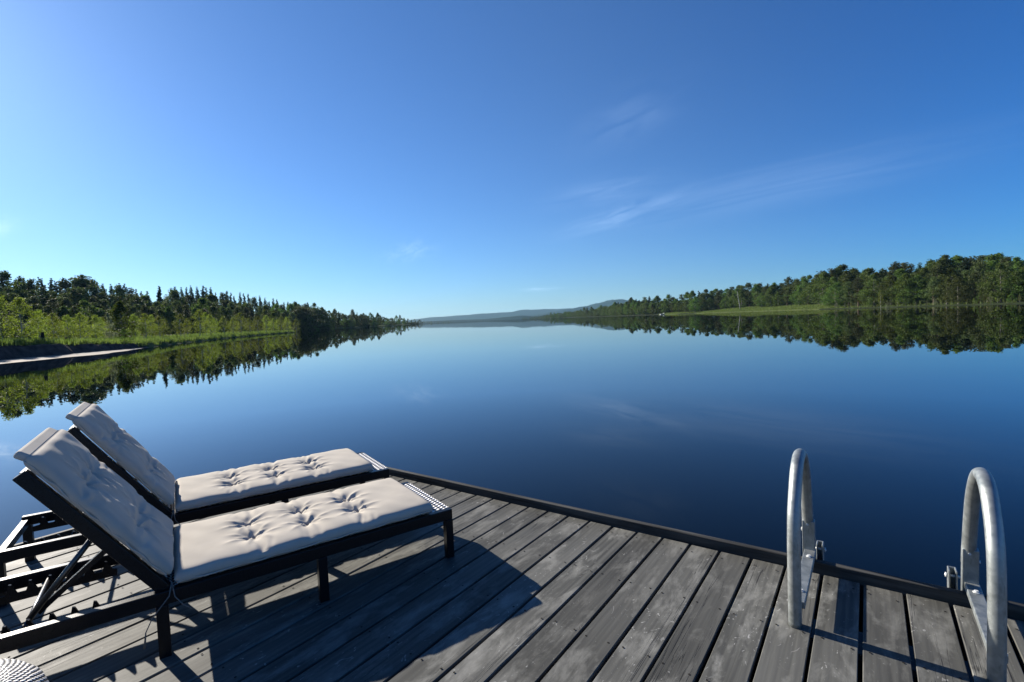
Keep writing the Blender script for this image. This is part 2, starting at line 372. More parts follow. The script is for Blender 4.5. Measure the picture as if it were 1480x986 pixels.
# ------------------------------------------------------------------ trees
rng = np.random.default_rng(7)
def leaves(centres, sizes, count, leaf, flat=.7, droop=0.):
    """leaf clumps: random quads scattered about the clump centres"""
    V = []; Fc = []
    for (c, s) in zip(centres, sizes):
        n = max(3, int(count * (s ** 1)))
        p = rng.normal(0, 1, (n, 3)); p /= np.maximum(1e-6, np.linalg.norm(p, axis=1))[:, None]; p *= (rng.random(n) ** .45)[:, None] * s
        p[:, 2] *= flat; p += c
        a = rng.normal(0, 1, (n, 3)); a /= np.linalg.norm(a, axis=1)[:, None]
        b = np.cross(a, rng.normal(0, 1, (n, 3))); b /= np.linalg.norm(b, axis=1)[:, None]
        L = leaf * (.6 + .8 * rng.random(n))[:, None]
        q = np.stack([p - a * L, p + b * L * .55, p + a * L, p - b * L * .55], 1).reshape(-1, 3)
        i0 = len(V) * 0 + sum(len(v) for v in V)
        V.append(q); Fc += [[i0 + 4*k, i0 + 4*k + 1, i0 + 4*k + 2, i0 + 4*k + 3] for k in range(n)]
    return np.concatenate(V), Fc
PROTO = {}
def proto(kind, h=10.0):
    """meshes of one tree, 10 m tall: (crown, trunk)"""
    bm = bmesh.new(); cs = []; ss = []
    r = rng
    lean = r.normal(0, .02, 2)
    def axis(z): return np.array([lean[0] * z + .12 * sin(z * .8 + lean[1] * 50), lean[1] * z + .12 * sin(z * .6 + 2), z])
    if kind in ('birch', 'aspen', 'bush'):
        z0, rmax = {'birch': (1.9, 2.2), 'aspen': (1.0, 2.7), 'bush': (.3, 4.2)}[kind]
        rmax *= .85 + .35 * r.random(); pk = .30 + .2 * r.random()
        nb = {'birch': 66, 'aspen': 90, 'bush': 60}[kind]
        for i in range(nb):
            t = r.random() ** .85; z = z0 + (h - z0) * t
            env = rmax * (sin(pi * min(1, (t + .06)) ** (pk + .45)) ** .8 if t < 1 else .1) + .15
            ang = r.random() * 2 * pi; rr = env * (.35 + .65 * r.random() ** .6) * (1 + .25 * sin(3 * ang + z))
            c = axis(z) + np.array([cos(ang) * rr, sin(ang) * rr, -.15 * rr * r.random()])
            s = (.55 + .5 * r.random()) * (1.0 if kind != 'aspen' else 1.1) * (1.15 - .45 * t); cs.append(c); ss.append(s)
            if i % 3 == 0:
                b0 = axis(max(.6, z - rr * .9)); tube(bm, [b0, (b0 + c) / 2 + np.array([0, 0, .12]), c], [.045 * (1.2 - t), .03 * (1.2 - t), .008], 5, False)
        dens, leaf, flat = {'birch': (55, .12, .95), 'aspen': (64, .165, .9), 'bush': (60, .2, .8)}[kind]
        V, Fc = leaves(cs, ss, dens, leaf, flat)
        rt = .11 if kind != 'aspen' else .15
    elif kind in ('spruce', 'spire'):
        rmax = (2.0 if kind == 'spruce' else 1.0) * (.8 + .4 * r.random()); z0 = .5 + r.random() * .8; nl = 30 if kind == 'spruce' else 44
        for j in range(nl):
            t = j / (nl - 1); z = z0 + (h - z0 - .1) * t; env = rmax * (1 - t) ** .85 * (.75 + .5 * r.random()) + .08
            nb = max(3, int(8 * (1 - t) + 3))
            for i in range(nb):
                ang = r.random() * 2 * pi; L = env * (.7 + .45 * r.random())
                for u in (.35, .7, 1.0):
                    if L * u < .1 and u < 1: continue
                    cs.append(axis(z) + np.array([cos(ang) * L * u, sin(ang) * L * u, -.28 * L * u])); ss.append((.18 + .24 * (1 - t)) * (1.25 - .35 * u))
        V, Fc = leaves(cs, ss, 46, .13, .6); rt = .14
    else:   # pine
        z0 = 1.6 + 1.6 * r.random(); rmax = 1.6 + .5 * r.random()
        for i in range(72):
            t = r.random(); z = z0 + (h - z0) * t; env = rmax * (1 - .85 * t ** 1.7) * (.5 + .5 * min(1, t * 4))
            ang = r.random() * 2 * pi; rr = env * (.25 + .75 * r.random() ** .7)
            c = axis(z) + np.array([cos(ang) * rr, sin(ang) * rr, .15 * rr]); cs.append(c); ss.append(.42 + .45 * r.random())
            if i % 3 == 0:
                b0 = axis(z - .3 * rr); tube(bm, [b0, (b0 + c) / 2, c], [.05, .035, .01], 5, False)
        V, Fc = leaves(cs, ss, 60, .15, .8); rt = .15
    zs = [-.4, 0, 1.5, 3.5, 6, 8, 9.6]
    tube(bm, [axis(z) * (1 if z > 0 else 0) + (np.array([0, 0, z]) if z <= 0 else 0) for z in zs], [rt * k for k in (1.5, 1.25, 1, .8, .5, .28, .08)], 8, False)
    cm = bpy.data.meshes.new(kind + '_crown'); cm.from_pydata(V.tolist(), [], Fc)
    tm = bpy.data.meshes.new(kind + '_trunk'); bm.to_mesh(tm); bm.free()
    return cm, tm, (V, Fc)
SPEC = {'birch': (L_BIRCH, BARKW, 5), 'aspen': (L_ASPEN, BARKM, 6), 'spruce': (L_SPRUCE, BARKD, 5), 'spire': (L_SPRUCE, BARKD, 2), 'pine': (L_PINE, BARKD, 6), 'bush': (L_ASPEN, BARKD, 3), 'willow': (L_SHRUB, GREYTWIG, 2)}
for k, (lm, tm_, n) in SPEC.items():
    PROTO[k] = []
    for i in range(n):
        c, t, raw = proto('bush' if k == 'willow' else k); c.materials.append(lm); t.materials.append(tm_); PROTO[k].append((c, t, raw))
NM = {'birch': 'birch_tree', 'aspen': 'broadleaf_tree', 'spruce': 'spruce_tree', 'spire': 'spruce_tree', 'pine': 'pine_tree', 'bush': 'shrub', 'willow': 'shrub'}
prnd = random.Random(11)
def tree(kind, x, y, z, h, label, group=None, wf=None, cat='tree'):
    c, t, _ = prnd.choice(PROTO[kind]); e = empty(NM[kind], (x, y, z), prnd.random() * 6.28)
    s = h / 10; w = s * (wf or (.85 + .35 * prnd.random()) ); e.scale = (w, w, s)
    tag(e, label, cat, group)
    for nm, me in (('crown', c), ('trunk', t)):
        o = bpy.data.objects.new(nm, me); COL.objects.link(o); o.parent = e
    return e
def horizon(px): return 461.4 - .042 * (px - 740)
def put(kind, side, px, Y, ytop, label, group=None, wf=None, cat='tree', hmin=1.0):
    """stand a tree on the ground at bearing px and forward distance Y, tall enough to reach the treeline there"""
    X = (px - 740) / 709 * Y; z = gz(side, X, Y)
    h = max(hmin, (horizon(px) - ytop) * Y / 709 + 1.4 - z)
    return tree(kind, X, Y, z - .05, h, label, group, wf, cat)
def prof(tab, x): return float(np.interp(x, [a for a, b in tab], [b for a, b in tab]))
LT = [(-60, 392), (0, 396), (10, 393), (40, 402), (71, 399), (90, 409), (128, 402), (140, 406), (160, 413), (185, 409), (200, 415), (215, 418), (230, 424), (245, 424), (252, 411), (265, 412), (280, 414), (308, 416), (330, 421), (374, 428), (410, 433), (437, 437), (470, 443), (480, 447), (500, 449), (535, 453), (560, 456), (610, 460)]
LB = [(-60, 175), (0, 190), (250, 262), (330, 300), (430, 350), (480, 430), (540, 540), (610, 860)]
LMID = [(-60, 100), (0, 110), (250, 165), (330, 195), (400, 235), (430, 300), (480, 415), (540, 525), (610, 845)]
G1 = 'dark conifers along the top of the left hillside'; G2 = 'olive pines on the slope behind the left birches'
# back row of the left forest: the skyline
x = -45.0; i = 0
while x < 606:
    Y = prof(LB, x) * (1 + prnd.uniform(-.03, .06)); top = prof(LT, x) + prnd.uniform(-2.5, 6.0)
    k = prnd.choices(['spruce', 'pine', 'aspen'], [.80, .16, .04] if x < 430 else [.25, .3, .45])[0]
    if 226 < x < 247: top += 8
    put(k, 'L', x, Y, top, 'dark evergreen or leafy tree on the left skyline, among many like it' if False else {'spruce': 'dark pointed spruce on the left hillside skyline', 'pine': 'dark round topped pine on the left hillside skyline', 'aspen': 'dark green leafy tree among the left skyline conifers'}[k], {'spruce': 'dark spruces on the left skyline', 'pine': 'dark pines on the left skyline', 'aspen': 'leafy trees on the left skyline'}[k], cat='tree', wf={'spruce': prnd.uniform(.7, 1.0), 'pine': prnd.uniform(.9, 1.15), 'aspen': 1.0}[k])
    x += prnd.uniform(5.0, 9.0) * (1 if x < 430 else .75); i += 1
put('spire', 'L', 236, 262, 413.5, 'thin spire shaped spruce rising alone above the left skyline', wf=1.0)
put('pine', 'L', 128, 222, 400, 'tallest loose crowned pine on the left skyline', wf=1.7)
# slope between: olive pines and spruces
for row, (f, lift) in enumerate(((0.80, .45), (.45, .28), (.12, .12))):
    x = -50 + row * 4.0
    while x < 470:
        Yb, Ym = prof(LB, x), prof(LMID, x); Y = Ym + (Yb - Ym) * f * prnd.uniform(.85, 1.1)
        H = horizon(x); base = prof(LT, x); top = base + (H - base) * (.18, .30, .42)[row] + prnd.uniform(-3, 5)
        k = prnd.choices(['pine', 'spruce', 'aspen'], [.6, .25, .15])[0]
        put(k, 'L', x, Y, top, {'pine': 'olive green pine on the wooded slope behind the left birches', 'spruce': 'dark spruce on the wooded slope behind the left birches', 'aspen': 'green leafy tree on the wooded slope behind the left birches'}[k], {'spruce': 'spruces on the left slope', 'pine': 'pines on the left slope', 'aspen': 'leafy trees on the left slope'}[k], wf=1.15 + .4 * prnd.random(), hmin=4)
        x += prnd.uniform(9, 15) * (1 - .2 * row * 0)
# front row of bright young birches on the left bank (bearing, distance, top)
FB = [(-30, 47, 425), (6, 50, 428), (32, 52, 431), (60, 56, 449), (78, 58, 452), (102, 62, 455), (118, 63, 452), (141, 68, 456), (152, 80, 458), (198, 88, 455), (213, 86, 453), (232, 92, 457), (262, 100, 454), (290, 112, 448), (305, 118, 455), (325, 130, 457), (338, 136, 459), (350, 148, 452), (362, 150, 460), (374, 162, 457), (386, 170, 456), (397, 186, 460), (408, 196, 457), (418, 203, 459)]
BL = ['tallest bright yellow green birch at the left edge of the photo', 'bright green young birch second from the left edge', 'broad bright birch above the dark bank near the left edge']
for i, (px, Y, top) in enumerate(FB):
    lab = {0: 'bright birch cut by the left edge of the photo', 1: 'tall yellow green birch standing at the far left of the sandy bank', 2: 'tall yellow green birch beside the left edge, wider than its neighbours'}.get(i, 'yellow green young birch in the front row on the left bank')
    put('birch', 'L', px, Y, top, lab, None if i < 3 else 'young birches in the front row on the left bank', wf=1.15 + .3 * prnd.random())
    if i > 2:
        put('birch', 'L', px + prnd.uniform(6, 12), Y * 1.12, top + prnd.uniform(1, 8), 'smaller yellow green birch just behind the front row on the left bank', 'second row of young birches on the left bank', wf=1.1)
put('aspen', 'L', 181, 84, 436, 'dark green dense cone shaped tree among the bright birches on the left bank', wf=1.05)
put('willow', 'L', 160, 70, 452, 'grey green willow bush beside the dark cone shaped tree', cat='bush', wf=.55)
put('bush', 'L', 181, 62, 474, 'low leafy bush on the end of the sand strip', cat='bush', wf=.9)
x = 195
while x < 425:
    Yd = float(np.interp(x, [190, 250, 330, 430], [66, 84, 126, 208]))
    put(prnd.choice(['bush', 'willow']), 'L', x, Yd, horizon(x) - prnd.uniform(-1, 4), 'low green bush at the edge of the left grassy bank', 'low bushes along the left bank', cat='bush', hmin=.9, wf=prnd.uniform(.2, .34)); x += prnd.uniform(9, 17)
x = 438
while x < 600:   # leafy edge of the dark headland
    Yd = prof(LMID, x) * .985
    put(prnd.choice(['aspen', 'bush']), 'L', x, Yd, horizon(x) - (horizon(x) - prof(LT, x)) * prnd.uniform(.35, .62), 'green leafy tree at the waterline of the dark left headland', 'leafy trees at the waterline of the left headland', hmin=3, wf=prnd.uniform(1.0, 1.6)); x += prnd.uniform(7, 11)

RT = [(770, 459), (800, 452), (830, 447.5), (850, 445), (875, 440), (900, 435), (927, 429.5), (960, 428), (1000, 424), (1012, 419), (1035, 417), (1050, 417), (1070, 412), (1090, 410), (1114, 404), (1130, 408), (1145, 400), (1170, 398), (1180, 399), (1190, 390), (1207, 386), (1225, 384), (1250, 387), (1270, 390), (1285, 384), (1300, 379), (1315, 383), (1333, 380), (1345, 375), (1365, 371), (1390, 369), (1408, 367), (1420, 372), (1430, 367), (1447, 364), (1458, 371), (1480, 370), (1560, 366)]
RS = [(770, 1900), (800, 1250), (850, 830), (900, 610), (960, 470), (1000, 425), (1100, 337), (1200, 262), (1300, 203), (1400, 168), (1480, 151), (1560, 138)]
def kR(x): return {'aspen': .62, 'pine': .26, 'spruce': .12}
x = 772.0
while x < 1540:
    Y = prof(RS, x); Y += 34 + 24 * meadow(Y) + prnd.uniform(-6, 10); top = prof(RT, x) + prnd.uniform(-1.5, 5)
    w_ = (.3, .5, .2) if x < 960 else (.5, .38, .12); k = prnd.choices(['aspen', 'pine', 'spruce'], w_)[0]
    put(k, 'R', x, Y, top, {'aspen': 'tall dark green leafy tree on the right shore skyline', 'pine': 'tall dark pine on the right shore skyline', 'spruce': 'pointed dark spruce on the right shore skyline'}[k], {'aspen': 'leafy trees on the right skyline', 'pine': 'pines on the right skyline', 'spruce': 'spruces on the right skyline'}[k], wf=1.15 + .5 * prnd.random(), cat='tree')
    x += prnd.uniform(5.5, 9.0) * np.interp(x, [800, 1000, 1400], [.7, 1, 1.9])
for row, (dy, fr) in enumerate(((20, .14), (6, .30))):
    x = 800.0 + row * 5
    while x < 1530:
        if row and 1182 < x < 1204: x += 6; continue
        Y = prof(RS, x); Y += dy + 24 * meadow(Y) * (1 if Y > 270 else 0) + prnd.uniform(-4, 5); H = horizon(x); t0 = prof(RT, x); top = t0 + (H - t0) * (fr + prnd.uniform(-.05, .22))
        k = prnd.choices(['aspen', 'pine'], [.75, .25])[0]
        nm_ = 'middle' if row == 0 else 'front'
        put(k, 'R', x, Y, top, {'aspen': 'mid green leafy tree in the %s row of the right shore wood' % nm_, 'pine': 'dark pine in the %s row of the right shore wood' % nm_}[k], '%s in the %s row on the right shore' % ('leafy trees' if k == 'aspen' else 'pines', nm_), wf=1.25 + .5 * prnd.random())
        x += prnd.uniform(8, 14) * np.interp(x, [800, 1000, 1400], [.75, 1, 2.0])
put('aspen', 'R', 1102, 362, 424, 'rounded bright birch with a short white trunk at the edge of the right meadow', wf=1.35)
put('aspen', 'R', 1265, 226, 398, 'broad bright green tree leaning over the right shore', wf=1.3)
put('birch', 'R', 1274, 214, 419, 'slim light green young birch at the water in front of the broad tree', wf=.7)
put('birch', 'R', 1418, 172, 421, 'bright yellow green bush standing alone at the right waterline', wf=.95)
put('willow', 'R', 1283.5, 202, 434, 'grey dead bush hanging over the water of the right shore', cat='bush', wf=.45, hmin=3)
x = 1210
while x < 1500:
    put(prnd.choice(['bush', 'willow', 'birch']), 'R', x, prof(RS, x) + 3, horizon(x) - prnd.uniform(0, 8), 'low shrub on the bank under the right shore trees', 'shrubs on the right bank', cat='bush', hmin=2.0, wf=prnd.uniform(.5, .9)); x += prnd.uniform(7, 13)
# leaning pale birch stem
b_ = bmesh.new(); Yl = 372; Xl = (1071 - 740) / 709 * Yl; zl = gz('R', Xl, Yl)
tube(b_, [(Xl, Yl, zl - .2), (Xl - .4, Yl, zl + 4), (Xl - 1.2, Yl, zl + 9), (Xl - 2.0, Yl, zl + 14)], [.36, .3, .24, .1], 8)
tube(b_, [(Xl - 1.0, Yl, zl + 8), (Xl - 2.2, Yl - .3, zl + 10)], [.15, .03], 5)
tag(obj('dead_birch', b_, BARKW), 'bare white birch trunk leaning left above the right meadow', 'dead tree')
# far woods: one mass each
def mass(name, side, xs, f, label, step, kinds, wm=1.5):
    VV = []; FF = []; n0 = 0; rr = random.Random(5)
    for px in np.arange(xs[0], xs[1], step):
        Y, top = f(px); Y *= rr.uniform(.97, 1.05); top += rr.uniform(-1.2, 2.5); X = (px - 740) / 709 * Y; z = gz(side, X, Y) if side else WATER
        h = max(5, (horizon(px) - top) * Y / 709 + 1.4 - z); V, Fc = PROTO[rr.choice(kinds)][0][2]; V = V[:len(V)//8*4] if True else V
        Fc = Fc[:len(V)//4]; a = rr.random() * 6.28; s = h / 10; w = s * wm
        Q = np.stack([(V[:, 0] * cos(a) - V[:, 1] * sin(a)) * w + X, (V[:, 0] * sin(a) + V[:, 1] * cos(a)) * w + Y, V[:, 2] * s + z - .12 * h], 1)
        VV.append(Q); FF += [[i_ + n0 for i_ in f_] for f_ in Fc]; n0 += len(Q)
    o = mesh_np(name, np.concatenate(VV), FF, L_PINE); tag(o, label, 'forest', kind='stuff')
mass('far_forest', 'L', (-60, 440), lambda p: (prof(LB, p) * 1.06, prof(LT, p) + 7), 'dense dark wood filling the left hillside behind the single trees', 5, ['spruce'], 1.3)
mass('far_forest', 'L', (432, 611), lambda p: (prof(LMID, p) * 1.03, prof(LT, p) + 1.5), 'dense dark wood tapering to the tip of the left headland', 2.2, ['pine', 'spruce', 'aspen'], 1.9)
mass('far_forest', 'R', (762, 905), lambda p: (prof(RS, p) + 26, prof(RT, p) + 1.5), 'dense wood tapering to the far tip of the right shore', 2.2, ['pine', 'aspen'], 1.9)
mass('far_forest', 'R', (768, 1560), lambda p: (prof(RS, p) + 62, prof(RT, p) + 5), 'dense dark wood filling the right shore behind the single trees', 5, ['pine', 'aspen'])
mass('undergrowth', 'R', (775, 1560), lambda p: (prof(RS, p) + 10 + 36 * meadow(prof(RS, p)), horizon(p) - (horizon(p) - prof(RT, p)) * .42), 'dark undergrowth between the trunks on the right shore', 5, ['bush'], 1.0)
mass('undergrowth', 'L', (-60, 606), lambda p: (prof(LMID, p) * 1.03 + 4, horizon(p) - (horizon(p) - prof(LT, p)) * .4), 'dark undergrowth at the foot of the left hillside wood', 6, ['bush'], 1.0)
mass('far_forest', None, (612, 655), lambda p: (1750, 463.5 + (p - 612) * .06), 'low blue green wood at the far end of the left shore', 2.5, ['pine', 'aspen'])
mass('far_forest', None, (756, 800), lambda p: (1700, 459 - (p - 756) * .12), 'low olive wood on the far right shore', 2.0, ['aspen', 'pine'])

# grass on the banks
def grass(name, side, spots, label, hh, mat):
    V = []; Fc = []
    for (x, y) in spots:
        z = gz(side, x, y)
        for k in range(4):
            a = rng.random() * 6.28; d = np.array([cos(a), sin(a)]) * .10 * hh; l_ = rng.normal(0, .22, 2) * hh; q = rng.normal(0, .35 * hh, 2); h_ = hh * (.5 + .9 * rng.random())
            i0 = len(V); X, Y = x + q[0], y + q[1]
            V += [(X - d[0], Y - d[1], z - .03), (X + d[0], Y + d[1], z - .03), (X + l_[0], Y + l_[1], z + h_)]; Fc.append([i0, i0 + 1, i0 + 2])
    tag(mesh_np(name, V, Fc, mat), label, 'grass', kind='stuff')
sp = []
for k in range(15000):
    y = 30 + 180 * rng.random() ** 1.6; sw, bh = l_prof(y); off = sw + (.7 if y < 64 else .15) + bh * .4 + 24 * rng.random() ** 1.6; sp.append((shore(LX, y) - off, y))
grass('bank_grass', 'L', sp, 'tall light green grass along the top of the left bank', .55, GRASSB)
sp = []
for k in range(12000):
    y = 120 + 380 * rng.random(); off = 1 + 26 * rng.random(); sp.append((shore(RX, y) + off, y))
sp = [p for p in sp if rng.random() < .04 + meadow(p[1])]
grass('bank_grass', 'R', sp, 'bright green grass on the right shore meadow', .8, GRASSB)
# two dark stumps on the left bank
for px, Y, h, lab in ((63, 49, 1.2, 'taller dark burnt stump on the left bank under the birches'), (97, 54, .75, 'short dark stump on the left bank to the right of the taller one')):
    X = (px - 740) / 709 * Y; z = gz('L', X, Y); b_ = bmesh.new(); tube(b_, [(X, Y, z - .3), (X, Y, z + h * .5), (X + .03, Y, z + h)], [.22, .17, .12], 9)
    tag(obj('tree_stump', b_, DARKW), lab, 'stump')

# small white boat and brown post at the right meadow, dark cabin in the wood
WHITE = mat_simple('white_boat_paint', (.62, .62, .60), (.8, .8, .78), 1, .4, .05); BROWN = mat_simple('brown_boards', (.16, .08, .05), (.26, .14, .09), 3); CABIN = mat_simple('dark_cabin_boards', (.02, .017, .015), (.05, .04, .035), 3); ROOF = mat_simple('grey_sheet_roof', (.06, .065, .07), (.10, .105, .11), 2, .5)
bx, by = (958 - 740) / 709 * 478, 478
bt = empty('rowing_boat', (bx, by, WATER), RD(20)); tag(bt, 'small white boat lying at the grassy edge of the right shore', 'boat')
b_ = bmesh.new(); rings = []
for i in range(9):
    t = i / 8; w = .85 * (1 - t ** 3) ** .5 * (.8 + .2 * min(1, t * 4)) + .02; k = .25 * t ** 3
    rings.append([b_.verts.new((-2.2 + 4.4 * t, s_ * w * a_, z_ + k)) for s_, a_, z_ in ((-1, 1, .75), (-1, .8, .15), (0, 0, -.05), (1, .8, .15), (1, 1, .75), (1, .88, .75), (1, .7, .25), (0, 0, .1), (-1, .7, .25), (-1, .88, .75))])
for p_, q_ in zip(rings, rings[1:]):
    for k in range(10): b_.faces.new((p_[k], q_[k], q_[(k+1) % 10], p_[(k+1) % 10]))
b_.faces.new(rings[0]); b_.faces.new(rings[-1][::-1]); obj('hull', b_, WHITE, bt)
for t_ in (-.9, .3):
    b_ = bmesh.new(); box(b_, (t_, 0, .5), (.28, 1.3, .05)); obj('seat', b_, BROWN, bt)
X, Y = (961 - 740) / 709 * 482, 482; z = gz('R', X, Y); b_ = bmesh.new(); box(b_, (X, Y, z + .55), (1.0, .7, 1.1)); box(b_, (X, Y, z + 1.15), (1.15, .85, .1)); tag(obj('storage_box', b_, WHITE, bevel=.03), 'small white box on the grass beside the boat', 'box')
X, Y = (971.5 - 740) / 709 * 478, 478; z = gz('R', X, Y); b_ = bmesh.new(); box(b_, (X, Y, z + .7), (.3, .3, 1.6)); box(b_, (X, Y, z + 1.3), (1.1, .12, .2)); tag(obj('wooden_post', b_, BROWN, bevel=.02), 'reddish brown post to the right of the white boat', 'post')
Y = 300; X = (1192.5 - 740) / 709 * Y; z = gz('R', X, Y); cb = empty('cabin', (X, Y, z), RD(-12)); tag(cb, 'small dark cabin half hidden among the right shore trees', 'cabin')
b_ = bmesh.new(); box(b_, (0, 0, 1.5), (5.4, 4, 3.4)); obj('wall', b_, CABIN, cb)
b_ = bmesh.new()
for s_ in (-1, 1): beam(b_, (-3.1, s_ * 1.15, 3.85), (3.1, s_ * 1.15, 3.85), 2.8, .14, (0, s_ * .45, 1))
obj('roof', b_, ROOF, cb)
b_ = bmesh.new(); box(b_, (-.6, -2.02, 1.9), (1.5, .06, .8)); wnd = obj('window', b_, ROOF, cb)
b_ = bmesh.new(); box(b_, (1.5, -2.02, 1.2), (.9, .06, 2)); obj('door', b_, BROWN, cb)

# ------------------------------------------------------------------ deck  (local x = along the water edge, y = outwards)
DA = RD(-35.93)
deck = empty('wooden_deck', (0, 0, 0), DA); tag(deck, 'weathered dark grey plank deck with a raised rim standing in the lake', 'deck')
PITCH = .1681; GAP = .015; BEND = 2.945; LEFT = -4.52; RIGHT = 3.1
k = -25; brnd = random.Random(3); edges = []
x = .305 - .1681 * 30
while x < RIGHT:
    x0, x1 = max(x + GAP / 2, LEFT), x + PITCH - GAP / 2
    if x1 > LEFT + .02:
        b_ = bmesh.new(); w = x1 - x0
        cxm = (x0 + x1) / 2; g0 = brnd.uniform(-.0012, .0012)
        ys_ = np.linspace(-2.6, BEND + brnd.uniform(-.004, .004), 14); prev = None
        for yy in ys_:
            dz = brnd.uniform(-.0010, .0010) + g0; sx = brnd.uniform(-.0012, .0012)
            ring = [b_.verts.new((px_ + sx - cxm, yy, pz)) for px_, pz in ((x0, -.028), (x1, -.028), (x1, -.003 + dz), (x1 - .0025, dz), (x0 + .0025, dz), (x0, -.003 + dz))]
            if prev:
                for q_ in range(6): b_.faces.new((prev[q_], prev[(q_+1) % 6], ring[(q_+1) % 6], ring[q_]))
            else: b_.faces.new(ring[::-1])
            prev = ring
        b_.faces.new(prev)
        for jy in (2.86, 2.36, 1.86, 1.36, .86, .36, -.2):      # countersunk screws over each joist
            for sx in (-1, 1):
                cxs = sx * (w / 2 - .024) + brnd.uniform(-.004, .004); cys = jy + brnd.uniform(-.012, .012)
                vs_ = [b_.verts.new((cxs + .005 * cos(a_ * pi / 4), cys + .005 * sin(a_ * pi / 4), .0022)) for a_ in range(8)]
                b_.faces.new(vs_).material_index = 1
        o = obj('deck_board', b_, [WOOD, SCREW], deck); o.location = (cxm, 0, 0)
    x += PITCH
b_ = bmesh.new(); box(b_, ((LEFT + RIGHT) / 2, 2.972, -.10), (RIGHT - LEFT + .08, .036, .316)); obj('edge_rim', b_, RIM, deck, bevel=.004)
b_ = bmesh.new(); box(b_, (LEFT - .022, .15, -.10), (.036, 5.6, .316)); obj('edge_rim', b_, RIM, deck, bevel=.004)
for jy in (2.86, 2.36, 1.86, 1.36, .86, .36, -.2, -.8, -1.4, -2.0, -2.5):
    b_ = bmesh.new(); box(b_, ((LEFT + RIGHT) / 2, jy, -.105), (RIGHT - LEFT - .1, .045, .15)); obj('joist', b_, DARKW, deck)
for px_ in (-4.2, -2.5, -.8, .9, 2.6):
    for jy in (2.7, .6, -1.6):
        b_ = bmesh.new(); tube(b_, [(px_, jy, -2.5), (px_, jy, -.19)], .09, 12); obj('pile', b_, DARKW, deck)

# ------------------------------------------------------------------ bathing ladder handrails
def handrail(n0, side, label, foot=2.405):
    """tubular hoop standing on the deck edge; side = which side the hinge bracket is on"""
    e = empty('ladder_handrail', Matrix.Rotation(DA, 3, 'Z') @ Vector((n0, foot, 0)), DA)
    tag(e, label, 'handrail', 'galvanised hoops of the bathing ladder')
    P_ = [(0, .0), (-.004, .12), (-.006, .25), (-.002, .38), (.022, .50), (.075, .588), (.15, .664), (.25, .694), (.35, .672), (.44, .60), (.51, .50), (.565, .36), (.60, .25), (.618, .18)]
    pts = []
    for i in range(len(P_) - 1):          # Catmull-Rom through the hoop's points
        p0, p1, p2, p3 = P_[max(0, i-1)], P_[i], P_[i+1], P_[min(len(P_)-1, i+2)]
        for t in (0, .25, .5, .75):
            q = [.5 * (2*p1[j] + (p2[j]-p0[j])*t + (2*p0[j]-5*p1[j]+4*p2[j]-p3[j])*t*t + (3*p1[j]-p0[j]-3*p2[j]+p3[j])*t**3) for j in (0, 1)]
            pts.append((0, q[0], q[1]))
    pts.append((0, *P_[-1]))
    b_ = bmesh.new(); tube(b_, pts, .0265, 20); obj('hoop', b_, GALV, e)
    b_ = bmesh.new(); beam(b_, (0.004, .595, .26), (.004, .632, -.28), .058, .040, (0, 1, 0)); obj('flat_post', b_, GALV, e, bevel=.003)
    b_ = bmesh.new(); beam(b_, (.010, .028, .084), (.010, .612, .084), .052, .032); obj('deck_bar', b_, GALV, e, bevel=.003)
    def bolt(p, r=.009, ln=.02, axis=(0, 0, 1), w=True):
        b_ = bmesh.new(); p = Vector(p); a_ = Vector(axis)
        if w: tube(b_, [p, p + a_ * .003], r * 1.6, 14)
        tube(b_, [p + a_ * .003, p + a_ * ln], r, 6); obj('bolt', b_, BOLT, e)
    bolt((.012, .50, .1), .008, .009); bolt((.012, .12, .1), .008, .008)
    bolt((-side * .026, .602, .20), .007, .014, (-side, 0, 0)); bolt((0, .585, .24), .006, .012, (0, -1, 0))
    b_ = bmesh.new()
    for dx in (.038, .064):
        box(b_, (side * dx, .66, .055), (.007, .055, .13))
    box(b_, (side * .051, .684, .055), (.033, .007, .13)); obj('hinge_bracket', b_, GALV, e, bevel=.003)
    b_ = bmesh.new(); tube(b_, [(side * .02, .66, .085), (side * .079, .66, .085)], .006, 10); tube(b_, [(side * .070, .66, .085), (side * .077, .66, .085)], .011, 6); obj('bolt', b_, BOLT, e)
    b_ = bmesh.new(); beam(b_, (side * .051, .66, .0), (side * .051, .73, -1.1), .03, .05, (0, 1, 0)); obj('ladder_stringer', b_, GALV, e)
    return e
handrail(-.266, 1, 'left galvanised ladder hoop, nearer the sun loungers')
handrail(.373, -1, 'right galvanised ladder hoop, cut by the right edge of the photo')

